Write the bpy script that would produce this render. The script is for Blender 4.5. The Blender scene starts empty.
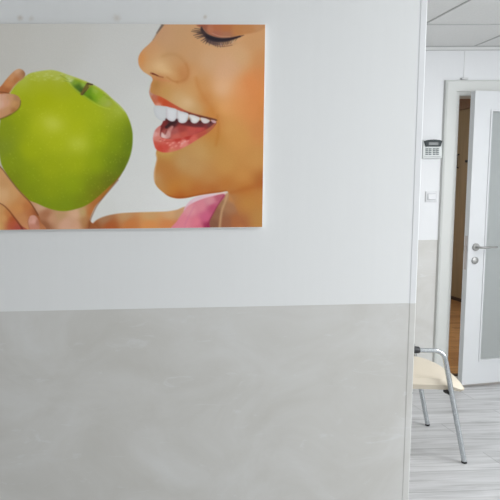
import bpy, bmesh, math, random
import numpy as np
from mathutils import Vector, Matrix

# ---------------------------------------------------------------- camera, world, light, exposure
SC = bpy.context.scene
COL = SC.collection
YAW, PITCH, ROLL, FPX = -0.036253, 0.098416, -0.013380, 560.0
cam_d = bpy.data.cameras.new('camera')
cam = bpy.data.objects.new('camera', cam_d)
COL.objects.link(cam)
cam_d.sensor_width = 36.0
cam_d.lens = FPX / 500 * 36.0
cam_d.shift_x = 0.25
cam_d.clip_start = 0.02
cam.matrix_world = (Matrix.Translation((0, 0, 1.42)) @ Matrix.Rotation(YAW, 4, 'Z')
                    @ Matrix.Rotation(math.pi / 2 - PITCH, 4, 'X') @ Matrix.Rotation(ROLL, 4, 'Z'))
SC.camera = cam

world = bpy.data.worlds.new('world')
SC.world = world
world.use_nodes = True
world.node_tree.nodes['Background'].inputs[0].default_value = (0.75, 0.86, 1.0, 1)
world.node_tree.nodes['Background'].inputs[1].default_value = 0.3


def area(name, loc, target, sx, sy, power, col):
    d = bpy.data.lights.new(name, 'AREA')
    d.shape = 'RECTANGLE'
    d.size, d.size_y, d.energy, d.color = sx, sy, power, col
    o = bpy.data.objects.new(name, d)
    COL.objects.link(o)
    o.location = loc
    o.rotation_euler = (Vector(target) - Vector(loc)).to_track_quat('-Z', 'Y').to_euler()
    return o


area('window_daylight', (4.05, 0.5, 1.6), (0, 0.9, 1.3), 2.0, 1.5, 93, (0.945, 0.975, 1.0))
area('ceiling_panel_light', (1.7, -0.3, 2.39), (1.7, -0.3, 0), 0.6, 0.6, 19, (0.97, 0.99, 1.0))
area('ceiling_panel_light', (-0.9, -0.3, 2.39), (-0.9, -0.3, 0), 0.6, 0.6, 3, (1.0, 0.97, 0.92))
area('ceiling_panel_light', (3.0, 2.35, 2.39), (3.0, 2.35, 0), 0.6, 0.6, 15.5, (0.98, 0.99, 1.0))
area('ceiling_panel_light', (0.4, 2.9, 2.39), (0.4, 2.9, 0), 0.6, 0.6, 9, (1.0, 0.98, 0.95))
area('corridor_light', (2.3, 5.2, 2.62), (2.9, 6.2, 0), 0.6, 0.6, 52, (1.0, 0.95, 0.88))

SC.view_settings.view_transform = 'Standard'
SC.view_settings.look = 'None'
SC.view_settings.gamma = 1.0
SC.view_settings.use_curve_mapping = False
SC.view_settings.exposure = 0.0


# ---------------------------------------------------------------- materials
def lin(c):
    c = np.asarray(c, float) / 255.0
    return np.where(c <= 0.04045, c / 12.92, ((c + 0.055) / 1.055) ** 2.4)


def mat(name, rgb, rough=0.5, metal=0.0, spec=0.5):
    m = bpy.data.materials.new(name)
    m.use_nodes = True
    b = m.node_tree.nodes['Principled BSDF']
    b.inputs['Base Color'].default_value = (*rgb, 1)
    b.inputs['Roughness'].default_value = rough
    b.inputs['Metallic'].default_value = metal
    b.inputs['Specular IOR Level'].default_value = spec
    return m


class NT:
    """small helper for node graphs on a Principled material"""
    def __init__(s, m):
        s.m, s.t = m, m.node_tree
        s.b = s.t.nodes['Principled BSDF']

    def n(s, typ, **kw):
        o = s.t.nodes.new(typ)
        for k, v in kw.items():
            if k.startswith('i_'):
                key = k[2:]
                key = int(key) if key.isdigit() else key.replace('_', ' ')
                o.inputs[key].default_value = v
            else:
                setattr(o, k, v)
        return o

    def l(s, a, b):
        s.t.links.new(a, b)

    def coords(s, scale=(1, 1, 1), rot=(0, 0, 0)):
        tc = s.n('ShaderNodeTexCoord')
        mp = s.n('ShaderNodeMapping')
        mp.inputs['Scale'].default_value = scale
        mp.inputs['Rotation'].default_value = rot
        s.l(tc.outputs['Object'], mp.inputs[0])
        return mp.outputs[0]

    def noise(s, vec, scale, detail=4, rough=0.55, dist=0.0):
        o = s.n('ShaderNodeTexNoise')
        o.inputs['Scale'].default_value = scale
        o.inputs['Detail'].default_value = detail
        o.inputs['Roughness'].default_value = rough
        o.inputs['Distortion'].default_value = dist
        s.l(vec, o.inputs['Vector'])
        return o.outputs[0]

    def ramp(s, fac, stops):
        r = s.n('ShaderNodeValToRGB')
        e = r.color_ramp.elements
        while len(e) < len(stops):
            e.new(0.5)
        for el, (p, c) in zip(e, stops):
            el.position = p
            el.color = (*c, 1) if len(c) == 3 else c
        s.l(fac, r.inputs[0])
        return r.outputs[0]

    def mix(s, fac, a, b, mode='MIX'):
        o = s.n('ShaderNodeMix', data_type='RGBA', blend_type=mode)
        for sock, v in ((o.inputs[0], fac), (o.inputs[6], a), (o.inputs[7], b)):
            if hasattr(v, 'is_output'):
                s.l(v, sock)
            elif isinstance(v, (int, float)):
                sock.default_value = v
            else:
                sock.default_value = (*v, 1)
        return o.outputs[2]

    def math(s, op, a, b=0.0):
        o = s.n('ShaderNodeMath', operation=op)
        for sock, v in ((o.inputs[0], a), (o.inputs[1], b)):
            if hasattr(v, 'is_output'):
                s.l(v, sock)
            else:
                sock.default_value = v
        return o.outputs[0]

    def bump(s, h, strength, dist=0.001):
        o = s.n('ShaderNodeBump')
        o.inputs['Strength'].default_value = strength
        o.inputs['Distance'].default_value = dist
        s.l(h, o.inputs['Height'])
        s.l(o.outputs[0], s.b.inputs['Normal'])

    def base(s, c):
        s.l(c, s.b.inputs['Base Color'])


def white_paint(name, rgb, stains=()):
    m = mat(name, rgb, 0.6, spec=0.25)
    t = NT(m)
    v = t.coords((60, 60, 2.5))
    nz = t.noise(v, 1.0, 3)
    c = t.mix(nz, tuple(x * 0.985 for x in rgb), tuple(min(1, x * 1.01) for x in rgb))
    for (x, z, r, a) in stains:                     # old glue dabs left on the paint
        p = t.coords()
        d = t.n('ShaderNodeVectorMath', operation='DISTANCE')
        w = t.n('ShaderNodeVectorMath', operation='MULTIPLY')
        w.inputs[1].default_value = (1, 0, 1)
        t.l(p, w.inputs[0])
        t.l(w.outputs[0], d.inputs[0])
        d.inputs[1].default_value = (x, 0, z)
        wob = t.math('MULTIPLY', t.noise(p, 70, 3), r * 1.1)
        dist = t.math('ADD', d.outputs['Value'], wob)
        f = t.ramp(dist, [(r * 0.55, (a, a, a)), (r * 1.7, (0, 0, 0))])
        c = t.mix(f, c, (0.55, 0.47, 0.38))
    t.base(c)
    t.bump(nz, 0.12, 0.0006)
    return m


def dado_paint(name):
    m = mat(name, (0.55, 0.54, 0.51), 0.55, spec=0.3)
    t = NT(m)
    v = t.coords((1, 1, 1.4), (0, 0.6, 0))
    n1 = t.noise(v, 3.2, 6, 0.6, 0.8)
    n2 = t.noise(t.coords((2.2, 2.2, 7), (0, -0.75, 0)), 3.5, 5, 0.65, 1.2)
    c = t.ramp(n1, [(0.30, (0.60, 0.588, 0.555)), (0.52, (0.65, 0.642, 0.617)), (0.72, (0.695, 0.693, 0.678))])
    f = t.ramp(n2, [(0.60, (0, 0, 0)), (0.70, (0.4, 0.4, 0.4)), (0.80, (0.7, 0.7, 0.7))])
    c = t.mix(f, c, (0.75, 0.76, 0.765))
    t.base(c)
    t.bump(n2, 0.08, 0.0008)
    return m


def laminate():
    m = mat('grey_laminate', (0.6, 0.6, 0.6), 0.38, spec=0.4)
    t = NT(m)
    br = t.n('ShaderNodeTexBrick')
    br.offset = 0.37
    for k, v in (('Scale', 1.0), ('Mortar Size', 0.0022), ('Mortar Smooth', 0.3), ('Bias', 0.0), ('Brick Width', 1.25), ('Row Height', 0.19)):
        br.inputs[k].default_value = v
    br.inputs['Color1'].default_value = (0.53, 0.53, 0.53, 1)
    br.inputs['Color2'].default_value = (0.62, 0.62, 0.62, 1)
    br.inputs['Mortar'].default_value = (0.36, 0.36, 0.36, 1)
    t.l(t.coords(), br.inputs['Vector'])
    n1 = t.noise(t.coords((1.1, 14, 1)), 2.2, 6, 0.6, 0.6)
    n2 = t.noise(t.coords((0.7, 42, 1)), 2.0, 4, 0.6, 0.2)
    streak = t.ramp(n1, [(0.30, (0.70, 0.70, 0.705)), (0.48, (0.94, 0.94, 0.95)), (0.70, (1.12, 1.12, 1.14))])
    fine = t.ramp(n2, [(0.3, (0.92, 0.92, 0.92)), (0.7, (1.06, 1.06, 1.06))])
    c = t.mix(1.0, br.outputs[0], streak, 'MULTIPLY')
    c = t.mix(1.0, c, fine, 'MULTIPLY')
    t.base(c)
    return m


def wood(name, dark, light, scale=(20, 20, 1.2), rough=0.45):
    m = mat(name, light, rough)
    t = NT(m)
    n1 = t.noise(t.coords(scale), 1.4, 6, 0.6, 0.7)
    t.base(t.ramp(n1, [(0.3, dark), (0.7, light)]))
    return m


def parquet():
    m = mat('orange_parquet', (0.4, 0.2, 0.08), 0.35)
    t = NT(m)
    br = t.n('ShaderNodeTexBrick')
    for k, v in (('Scale', 1.0), ('Mortar Size', 0.002), ('Brick Width', 0.45), ('Row Height', 0.07)):
        br.inputs[k].default_value = v
    br.inputs['Color1'].default_value = (0.38, 0.185, 0.07, 1)
    br.inputs['Color2'].default_value = (0.56, 0.31, 0.13, 1)
    br.inputs['Mortar'].default_value = (0.16, 0.07, 0.03, 1)
    t.l(t.coords(), br.inputs['Vector'])
    n1 = t.noise(t.coords((3, 30, 1)), 2, 4)
    t.base(t.mix(1.0, br.outputs[0], t.ramp(n1, [(0.3, (0.8, 0.8, 0.8)), (0.7, (1.1, 1.1, 1.1))]), 'MULTIPLY'))
    return m


def ceiling_mat():
    m = mat('mineral_ceiling_tile', (0.76, 0.765, 0.755), 0.8, spec=0.15)
    t = NT(m)
    n1 = t.noise(t.coords(), 90, 3)
    t.base(t.ramp(n1, [(0.3, (0.74, 0.745, 0.735)), (0.7, (0.785, 0.79, 0.78))]))
    return m


def chrome_mat():
    m = mat('brushed_chrome', (0.56, 0.59, 0.61), 0.24, 1.0)
    t = NT(m)
    n1 = t.noise(t.coords((40, 40, 4)), 5, 3)
    r = t.ramp(n1, [(0.3, (0.20, 0.20, 0.20)), (0.7, (0.30, 0.30, 0.30))])
    t.l(r, t.b.inputs['Roughness'])
    return m


def vinyl():
    m = mat('cream_vinyl', (0.80, 0.74, 0.60), 0.45, spec=0.35)
    t = NT(m)
    n1 = t.noise(t.coords(), 260, 3)
    t.base(t.mix(t.noise(t.coords(), 7, 3), (0.72, 0.64, 0.515), (0.76, 0.685, 0.565)))
    t.bump(n1, 0.15, 0.0004)
    return m


def frosted():
    m = mat('frosted_glass', (0.58, 0.62, 0.62), 0.55, spec=0.35)
    t = NT(m)
    t.b.inputs['Transmission Weight'].default_value = 0.45
    n1 = t.noise(t.coords((1, 1, 1)), 220, 2)
    t.bump(n1, 0.25, 0.0005)
    return m


STAINS = [(-0.238, 1.943, 0.010, 0.6), (-0.205, 1.941, 0.009, 0.35), (0.046, 1.942, 0.014, 0.45), (0.310, 1.944, 0.007, 0.6)]
M_WHITE = white_paint('white_wall_paint', (0.83, 0.84, 0.84), STAINS)
M_WHITE2 = white_paint('white_back_wall_paint', (0.82, 0.83, 0.845))
M_DADO = dado_paint('grey_dado_plaster')
M_FLOOR = laminate()
M_PARQ = parquet()
M_CEIL = ceiling_mat()
M_GRID_SHADOW = mat('ceiling_grid_shadow_grey', (0.46, 0.465, 0.46), 0.5)  # white bars coloured grey to carry the shadow of their reveals
M_LACQ = mat('white_lacquer', (0.70, 0.715, 0.73), 0.35)
M_FRAME = mat('offwhite_door_frame', (0.66, 0.675, 0.655), 0.45)
M_GLASS = frosted()
M_CHROME = chrome_mat()
M_STEEL = mat('satin_steel', (0.42, 0.42, 0.41), 0.45, 1.0)
M_BLACK = mat('black_plastic', (0.018, 0.018, 0.02), 0.45)
M_VINYL = vinyl()
M_TAN = wood('tan_wood_veneer', (0.25, 0.190, 0.112), (0.33, 0.255, 0.155))
M_REDW = wood('reddish_wood_veneer', (0.17, 0.10, 0.06), (0.22, 0.135, 0.085))
M_DARKW = mat('dark_wood_threshold', (0.06, 0.035, 0.02), 0.5)
M_KEYBODY = mat('white_abs_plastic', (0.70, 0.73, 0.72), 0.4)
M_VISOR = mat('smoked_display_plastic', (0.045, 0.055, 0.057), 0.5, spec=0.2)
M_LCD = mat('grey_lcd', (0.09, 0.105, 0.105), 0.3)
M_KEY = mat('grey_rubber_key', (0.20, 0.23, 0.235), 0.6)
M_SWITCH = mat('white_switch_plastic', (0.72, 0.73, 0.745), 0.35)
M_SURROUND = mat('grey_switch_edge', (0.42, 0.43, 0.45), 0.5)  # plain mid-grey of the strips on three sides of the rocker
M_BOARD = mat('white_board_edge', (0.88, 0.86, 0.83), 0.5)


# ---------------------------------------------------------------- mesh helpers
def add_box(bm, lo, hi, mi=0):
    vs = [bm.verts.new((x, y, z)) for x in (lo[0], hi[0]) for y in (lo[1], hi[1]) for z in (lo[2], hi[2])]
    for q in ((0, 1, 3, 2), (4, 6, 7, 5), (0, 4, 5, 1), (2, 3, 7, 6), (0, 2, 6, 4), (1, 5, 7, 3)):
        f = bm.faces.new([vs[i] for i in q])
        f.material_index = mi


def bevel(bm, w, seg=2):
    bmesh.ops.bevel(bm, geom=list(bm.edges), offset=w, segments=seg, affect='EDGES', profile=0.5)


def add_tube(bm, pts, r, seg=14, cap=True):
    pts = [Vector(p) for p in pts]
    rings = []
    up = None
    for i, p in enumerate(pts):
        a = pts[max(i - 1, 0)]
        b = pts[min(i + 1, len(pts) - 1)]
        t = (b - a).normalized()
        if up is None:
            up = t.orthogonal().normalized()
        up = (up - t * up.dot(t)).normalized()
        side = t.cross(up)
        rr = r[i] if isinstance(r, (list, tuple)) else r
        rings.append([bm.verts.new(p + (up * math.cos(2 * math.pi * k / seg) + side * math.sin(2 * math.pi * k / seg)) * rr) for k in range(seg)])
    for A, B in zip(rings, rings[1:]):
        for k in range(seg):
            bm.faces.new((A[k], A[(k + 1) % seg], B[(k + 1) % seg], B[k]))
    if cap:
        bm.faces.new(rings[0][::-1])
        bm.faces.new(rings[-1])


def add_disc(bm, c, axis, r, depth, seg=28):
    a = Vector(axis).normalized() * depth / 2
    c = Vector(c)
    add_tube(bm, [c - a, c - a * 0.999, c + a * 0.6, c + a], [r * 0.97, r, r, r * 0.9], seg)


def arc_path(pts, rad, n=8):
    """polyline with its corners rounded"""
    pts = [Vector(p) for p in pts]
    out = [pts[0]]
    for a, b, c in zip(pts, pts[1:], pts[2:]):
        u, v = (a - b).normalized(), (c - b).normalized()
        d = min(rad, (a - b).length * 0.45, (c - b).length * 0.45)
        p0, p1 = b + u * d, b + v * d
        for k in range(n + 1):
            t = k / n
            out.append(p0 * (1 - t) ** 2 + b * 2 * t * (1 - t) + p1 * t * t)
    out.append(pts[-1])
    return out


def obj(name, bm, m, parent=None, smooth=False, kind=None):
    me = bpy.data.meshes.new(name)
    bmesh.ops.recalc_face_normals(bm, faces=list(bm.faces))
    bm.to_mesh(me)
    bm.free()
    for x in (m if isinstance(m, (list, tuple)) else [m]):
        me.materials.append(x)
    if smooth:
        for p in me.polygons:
            p.use_smooth = True
        try:
            me.set_sharp_from_angle(angle=math.radians(40))
        except Exception:
            pass
    o = bpy.data.objects.new(name, me)
    COL.objects.link(o)
    if parent:
        o.parent = parent
    if kind:
        o['kind'] = kind
    return o


def box_obj(name, lo, hi, m, parent=None, bev=0.0, kind=None, seg=2):
    bm = bmesh.new()
    add_box(bm, lo, hi)
    if bev:
        bevel(bm, bev, seg)
    return obj(name, bm, m, parent, smooth=bool(bev), kind=kind)


def struct(name, lo, hi, m, bev=0.0):
    return box_obj(name, lo, hi, m, bev=bev, kind='structure')


def thing(name, label, cat, loc=(0, 0, 0), rz=0.0, group=None):
    o = bpy.data.objects.new(name, None)
    COL.objects.link(o)
    o.empty_display_size = 0.05
    o.location = loc
    o.rotation_euler = (0, 0, rz)
    o['label'], o['category'] = label, cat
    if group:
        o['group'] = group
    return o


# ---------------------------------------------------------------- the setting
WY, BY, ZC, DZ = 1.72, 3.95, 2.42, 1.065      # partition face, back wall face, ceiling, dado height
XL, XR, YN = -2.4, 4.2, -2.2                  # left wall, right wall, wall behind

struct('floor', (XL, YN, -0.1), (XR, 4.085, 0), M_FLOOR)
struct('ceiling', (XL, YN, ZC), (XR, BY, ZC + 0.1), M_CEIL)


def wall_boxes(name, boxes):
    bm = bmesh.new()
    for lo, hi, mi in boxes:
        add_box(bm, lo, hi, mi)
    return obj(name, bm, [M_WHITE if name == 'wall_front' else M_WHITE2, M_DADO], kind='structure')


# partition that carries the picture, with its corner profile
wall_boxes('wall_front', [((XL, WY, 0), (0.9615, WY + 0.1, DZ), 1), ((XL, WY, DZ), (0.9615, WY + 0.1, ZC), 0)])
bm = bmesh.new()
for z0, z1, mi in ((0, DZ - 0.001, 1), (DZ - 0.001, ZC, 0)):
    pr = [(0.9645, WY + 0.0005), (0.967, WY - 0.0006), (0.984, WY - 0.0006), (0.9875, WY + 0.003), (0.9875, WY + 0.1), (0.9615, WY + 0.1), (0.9615, WY + 0.0005)]
    A = [bm.verts.new((x, y, z0)) for x, y in pr]
    B = [bm.verts.new((x, y, z1)) for x, y in pr]
    n = len(pr)
    for i in range(n):
        bm.faces.new((A[i], A[(i + 1) % n], B[(i + 1) % n], B[i])).material_index = mi
    bm.faces.new(A[::-1]).material_index = mi
    bm.faces.new(B).material_index = mi
obj('trim_1', bm, [mat('white_corner_profile', (0.79, 0.80, 0.815), 0.45), M_DADO], kind='structure')

# back wall with the door opening
OX0, OX1, OZ = 2.515, 3.37, 2.085
BT = BY + 0.12
wall_boxes('wall_back', [((XL, BY, 0), (OX0, BT, DZ), 1), ((XL, BY, DZ), (OX0, BT, ZC + 0.4), 0),
                         ((OX0, BY, OZ), (OX1, BT, ZC + 0.4), 0),
                         ((OX1, BY, 0), (XR, BT, DZ), 1), ((OX1, BY, DZ), (XR, BT, ZC + 0.4), 0)])
wall_boxes('wall_left', [((XL - 0.1, YN, 0), (XL, BY, DZ), 1), ((XL - 0.1, YN, DZ), (XL, BY, ZC), 0)])
wall_boxes('wall_right', [((XR, YN, 0), (XR + 0.1, BY, DZ), 1), ((XR, YN, DZ), (XR + 0.1, BY, ZC), 0)])
wall_boxes('wall_rear', [((XL, YN - 0.1, 0), (XR, YN, DZ), 1), ((XL, YN - 0.1, DZ), (XR, YN, ZC), 0)])

# ceiling grid and wall angle, their shadow lines painted as grey strips
bm = bmesh.new()
y = 3.43
while y > YN:
    add_box(bm, (XL, y - 0.006, ZC - 0.003), (XR, y + 0.006, ZC))
    y -= 0.65
x = 1.95 - 0.65 * 6
while x < XR:
    add_box(bm, (x - 0.006, YN, ZC - 0.0032), (x + 0.006, BY, ZC))
    x += 0.65
obj('ceiling_grid', bm, M_GRID_SHADOW, kind='structure')
bm = bmesh.new()
add_box(bm, (XL, BY - 0.008, ZC - 0.023), (XR, BY, ZC))
add_box(bm, (XL, BY - 0.022, ZC - 0.004), (XR, BY, ZC), 1)  # grey strip painted in as the upper shadow line
add_box(bm, (XL, BY - 0.0085, ZC - 0.026), (XR, BY, ZC - 0.023), 1)  # thin grey shadow line painted below the angle
obj('trim_2', bm, [mat('white_wall_angle', (0.74, 0.75, 0.74), 0.5), M_GRID_SHADOW], kind='structure')

# corridor beyond the door
struct('floor_corridor', (1.4, 4.13, -0.1), (5.3, 8.2, 0), M_PARQ)
struct('threshold', (OX0, 4.085, -0.1), (OX1, 4.13, 0.006), M_DARKW)
struct('ceiling_corridor', (1.4, BT, 2.65), (5.3, 8.2, 2.75), M_CEIL)
struct('wall_corridor_left', (1.3, BT, 0), (1.4, 8.2, 2.65), M_WHITE2)
struct('wall_corridor_right', (5.12, BT, 0), (5.3, 8.2, 2.65), M_WHITE2)
struct('wall_corridor_end', (1.4, 8.2, 0), (5.3, 8.3, 2.65), M_WHITE2)

# door_1: frame, leaf and fittings
door = bpy.data.objects.new('door_1', None)
COL.objects.link(door)
door.location = (OX1 - 0.01, BY - 0.002, 0)
door['kind'] = 'structure'
door['label'] = 'white door with a tall frosted glass panel, standing ajar in the back wall'
door['category'] = 'door'
ox, oy = OX1 - 0.01, BY - 0.002


def casing_bm():
    # casing section swept round the opening; (out from opening, forward)
    bm = bmesh.new()
    sec = [(-0.004, 0.115), (-0.004, -0.006), (0.003, -0.010), (0.022, -0.010), (0.026, -0.016), (0.092, -0.022), (0.104, -0.017), (0.107, 0.0005), (0.012, 0.0005), (0.012, 0.115)]
    path = [((OX0, 0), (-1, 0)), ((OX0, OZ), (-1, 1)), ((OX1, OZ), (1, 1)), ((OX1, 0), (1, 0))]
    rings = []
    for (px, pz), (nx, nz) in path:
        rings.append([bm.verts.new((px + nx * o - ox, BY + f - oy, pz + nz * o)) for o, f in sec])
    n = len(sec)
    for A, B in zip(rings, rings[1:]):
        for i in range(n):
            bm.faces.new((A[i], A[(i + 1) % n], B[(i + 1) % n], B[i]))
    bm.faces.new(rings[0][::-1])
    bm.faces.new(rings[-1])
    return bm


# the wall opening is lined by the casing, so it keeps a hair clear of the masonry
obj('door_frame', casing_bm(), M_FRAME, door)

ang = math.atan2(oy - 3.830, ox - 2.556)       # leaf direction, free edge to hinge
LW = math.hypot(oy - 3.830, ox - 2.556)
LT = 0.04
leafM = Matrix.Rotation(ang, 4, 'Z')


def leaf_part(name, bm, m, parent, smooth=False, kind=None):
    # s runs from the free edge (0) to the hinge (LW); front face at y = 0
    bmesh.ops.transform(bm, matrix=leafM @ Matrix.Translation((-LW, 0, 0)), verts=list(bm.verts))
    return obj(name, bm, m, parent, smooth)


G0, G1, GZ0, GZ1 = 0.128, LW - 0.128, 0.187, 1.972
LZ0, LZ1 = 0.022, 2.097
bm = bmesh.new()
for lo, hi in (((0, 0, LZ0), (G0, LT, LZ1)), ((G1, 0, LZ0), (LW, LT, LZ1)), ((G0, 0, LZ0), (G1, LT, GZ0)), ((G0, 0, GZ1), (G1, LT, LZ1))):
    add_box(bm, lo, hi)
bmesh.ops.remove_doubles(bm, verts=list(bm.verts), dist=1e-5)
leaf = leaf_part('door_leaf', bm, M_LACQ, door)
bm = bmesh.new()
add_box(bm, (G0 - 0.002, 0.017, GZ0 - 0.002), (G1 + 0.002, 0.023, GZ1 + 0.002))
leaf_part('glass_pane', bm, M_GLASS, leaf)
bm = bmesh.new()
bd = 0.012
for lo, hi in (((G0, -0.005, GZ0), (G0 + bd, 0.016, GZ1)), ((G1 - bd, -0.005, GZ0), (G1, 0.016, GZ1)),
               ((G0 + bd, -0.005, GZ0), (G1 - bd, 0.016, GZ0 + bd)), ((G0 + bd, -0.005, GZ1 - bd), (G1 - bd, 0.016, GZ1))):
    add_box(bm, lo, hi)
leaf_part('glazing_bead', bm, M_LACQ, leaf)
bm = bmesh.new()
HZ = 1.020
add_disc(bm, (0.058, -0.006, HZ), (0, -1, 0), 0.026, 0.012)
add_tube(bm, arc_path([(0.058, -0.006, HZ), (0.058, -0.052, HZ), (0.186, -0.052, HZ)], 0.016), 0.0075, 14)
h = leaf_part('door_handle', bm, M_STEEL, leaf, True)
h['label'] = 'satin steel lever handle'
bm = bmesh.new()
add_disc(bm, (0.056, -0.005, 0.925), (0, -1, 0), 0.025, 0.010)
add_disc(bm, (0.056, -0.011, 0.925), (0, -1, 0), 0.017, 0.004)
add_box(bm, (0.044, -0.0145, 0.923), (0.068, -0.012, 0.927))
leaf_part('lock_rosette', bm, M_STEEL, leaf, True)
bm = bmesh.new()
add_box(bm, (-0.0012, 0.009, 0.86), (0.001, 0.031, 1.10))
add_box(bm, (-0.008, 0.014, 0.99), (0.0, 0.026, 1.03))
leaf_part('latch_plate', bm, mat('pale_latch_metal', (0.55, 0.50, 0.49), 0.4, 0.6), leaf)
for z in (0.25, 1.05, 1.85):
    bm = bmesh.new()
    add_tube(bm, [(LW + 0.003, -0.008, z - 0.045), (LW + 0.003, -0.008, z + 0.045)], 0.007, 12)
    leaf_part('hinge', bm, M_STEEL, leaf, True)

# ---------------------------------------------------------------- tall cupboard in the corridor
CX, CY0, CY1, CH = 4.49, 6.15, 7.95, 2.56
cb = thing('wooden_cupboard', 'tall tan wooden cupboard in the corridor, seen through the narrow gap of the door', 'cupboard', (CX + 0.3, (CY0 + CY1) / 2, 0))
b0x, b0y = CX + 0.3, (CY0 + CY1) / 2
box_obj('cabinet_body', (CX + 0.02 - b0x, CY0 - b0y, 0.05), (CX + 0.6 - b0x, CY1 - b0y, 2.42), M_TAN, cb)
box_obj('plinth', (CX + 0.035 - b0x, CY0 + 0.01 - b0y, 0), (CX + 0.59 - b0x, CY1 - 0.01 - b0y, 0.05), M_DARKW, cb)
box_obj('cornice', (CX - 0.012 - b0x, CY0 - 0.02 - b0y, 2.42), (CX + 0.61 - b0x, CY1 + 0.02 - b0y, CH), M_REDW, cb, 0.006)
seams = [CY0 + 0.005, 6.75, 7.35, CY1 - 0.005]
for i in range(3):
    d = box_obj('door', (CX - b0x, seams[i] + 0.002 - b0y, 0.055), (CX + 0.02 - b0x, seams[i + 1] - 0.002 - b0y, 2.415), M_TAN, cb, 0.003)
    if i == 1:
        bm = bmesh.new()
        add_tube(bm, [(CX - 0.028 - b0x, 6.81 - b0y, 1.775), (CX - 0.016 - b0x, 6.81 - b0y, 1.775), (CX - b0x, 6.81 - b0y, 1.775)], [0.016, 0.016, 0.008], 14)
        obj('knob', bm, M_BLACK, d, True)
        bm = bmesh.new()
        add_tube(bm, arc_path([(CX - b0x, 6.99 - b0y, 1.70), (CX - 0.03 - b0x, 6.99 - b0y, 1.71), (CX - 0.03 - b0x, 6.99 - b0y, 1.86), (CX - b0x, 6.99 - b0y, 1.87)], 0.012), 0.008, 10)
        obj('handle', bm, M_BLACK, d, True)

# ---------------------------------------------------------------- alarm keypad
kp = thing('alarm_keypad', 'white wall keypad with dark display visor, on the back wall above the light switch', 'keypad', (2.327, BY, 1.648))
bm = bmesh.new()
pr = [(-0.070, 0, 0.0), (0.070, 0, 0.0), (0.068, 0, 0.118), (0.060, 0, 0.129), (-0.060, 0, 0.129), (-0.068, 0, 0.118)]
back = [bm.verts.new(p) for p in pr]
dep = (-0.030, -0.030, -0.024, -0.022, -0.022, -0.024)
front = [bm.verts.new((x * 0.97, d, 0.003 + z * 0.97)) for (x, y, z), d in zip(pr, dep)]
for i in range(6):
    bm.faces.new((back[i], back[(i + 1) % 6], front[(i + 1) % 6], front[i]))
bm.faces.new(front)
bm.faces.new(back[::-1])
obj('keypad_body', bm, M_KEYBODY, kp)
bm = bmesh.new()
vis = [(-0.052, 0.081), (0.052, 0.081), (0.064, 0.119), (0.045, 0.126), (0.022, 0.129), (0, 0.130), (-0.022, 0.129), (-0.045, 0.126), (-0.064, 0.119)]
A = [bm.verts.new((x, -0.020, z)) for x, z in vis]
B = [bm.verts.new((x, -0.034, z)) for x, z in vis]
n = len(vis)
for i in range(n):
    bm.faces.new((A[i], A[(i + 1) % n], B[(i + 1) % n], B[i]))
bm.faces.new(B)
bm.faces.new(A[::-1])
v = obj('display_visor', bm, M_VISOR, kp)
v['label'] = 'dark smoked visor'
box_obj('display_screen', (-0.035, -0.0352, 0.091), (0.035, -0.0338, 0.110), M_LCD, v)
for r in range(4):
    for c in range(4):
        x0 = (-0.049, -0.025, 0.004, 0.028)[c] + 0.006
        z0 = 0.0275 + r * 0.0125
        box_obj('key', (x0 - 0.0085, -0.0345, z0 - 0.0036), (x0 + 0.0085, -0.024, z0 + 0.0036), M_KEY, kp, 0.0012)
box_obj('flap_lip', (-0.060, -0.0355, 0.010), (0.060, -0.024, 0.0135), mat('grey_flap_edge', (0.50, 0.52, 0.52), 0.5), kp)

# ---------------------------------------------------------------- light switch
sw = thing('light_switch', 'small square white light switch on the back wall beside the door frame', 'switch', (2.343, BY, 1.338))
bm = bmesh.new()
add_box(bm, (-0.041, -0.008, 0), (0.041, 0, 0.077))
bevel(bm, 0.002, 2)
obj('switch_plate', bm, M_SWITCH, sw, True)
bm = bmesh.new()
for lo, hi in (((-0.026, -0.0095, 0.016), (0.030, -0.007, 0.0185)), ((-0.026, -0.0095, 0.058), (0.030, -0.007, 0.0605)), ((-0.0285, -0.0095, 0.016), (-0.026, -0.007, 0.0605))):
    add_box(bm, lo, hi)
obj('rocker_surround', bm, M_SURROUND, sw)
bm = bmesh.new()
add_box(bm, (-0.024, -0.013, 0.020), (0.029, -0.006, 0.057))
for vv in bm.verts:
    if vv.co.y < -0.01 and vv.co.z > 0.04:
        vv.co.y += 0.004
bevel(bm, 0.001, 1)
obj('rocker', bm, M_SWITCH, sw, True)

# ---------------------------------------------------------------- thin cable above the door
cbl = thing('wall_cable', 'thin white cable running down from the ceiling to the top of the door frame', 'cable', (2.545, BY, 2.195))
bm = bmesh.new()
add_tube(bm, [(0, -0.0012, 0.0), (0, -0.0012, 0.196)], 0.0018, 10)
obj('cord', bm, mat('white_cable', (0.82, 0.83, 0.83), 0.5), cbl, True)
box_obj('clip', (-0.020, -0.016, -0.003), (0.024, 0, 0.011), mat('grey_clip', (0.66, 0.665, 0.665), 0.5), cbl, 0.002)

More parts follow.
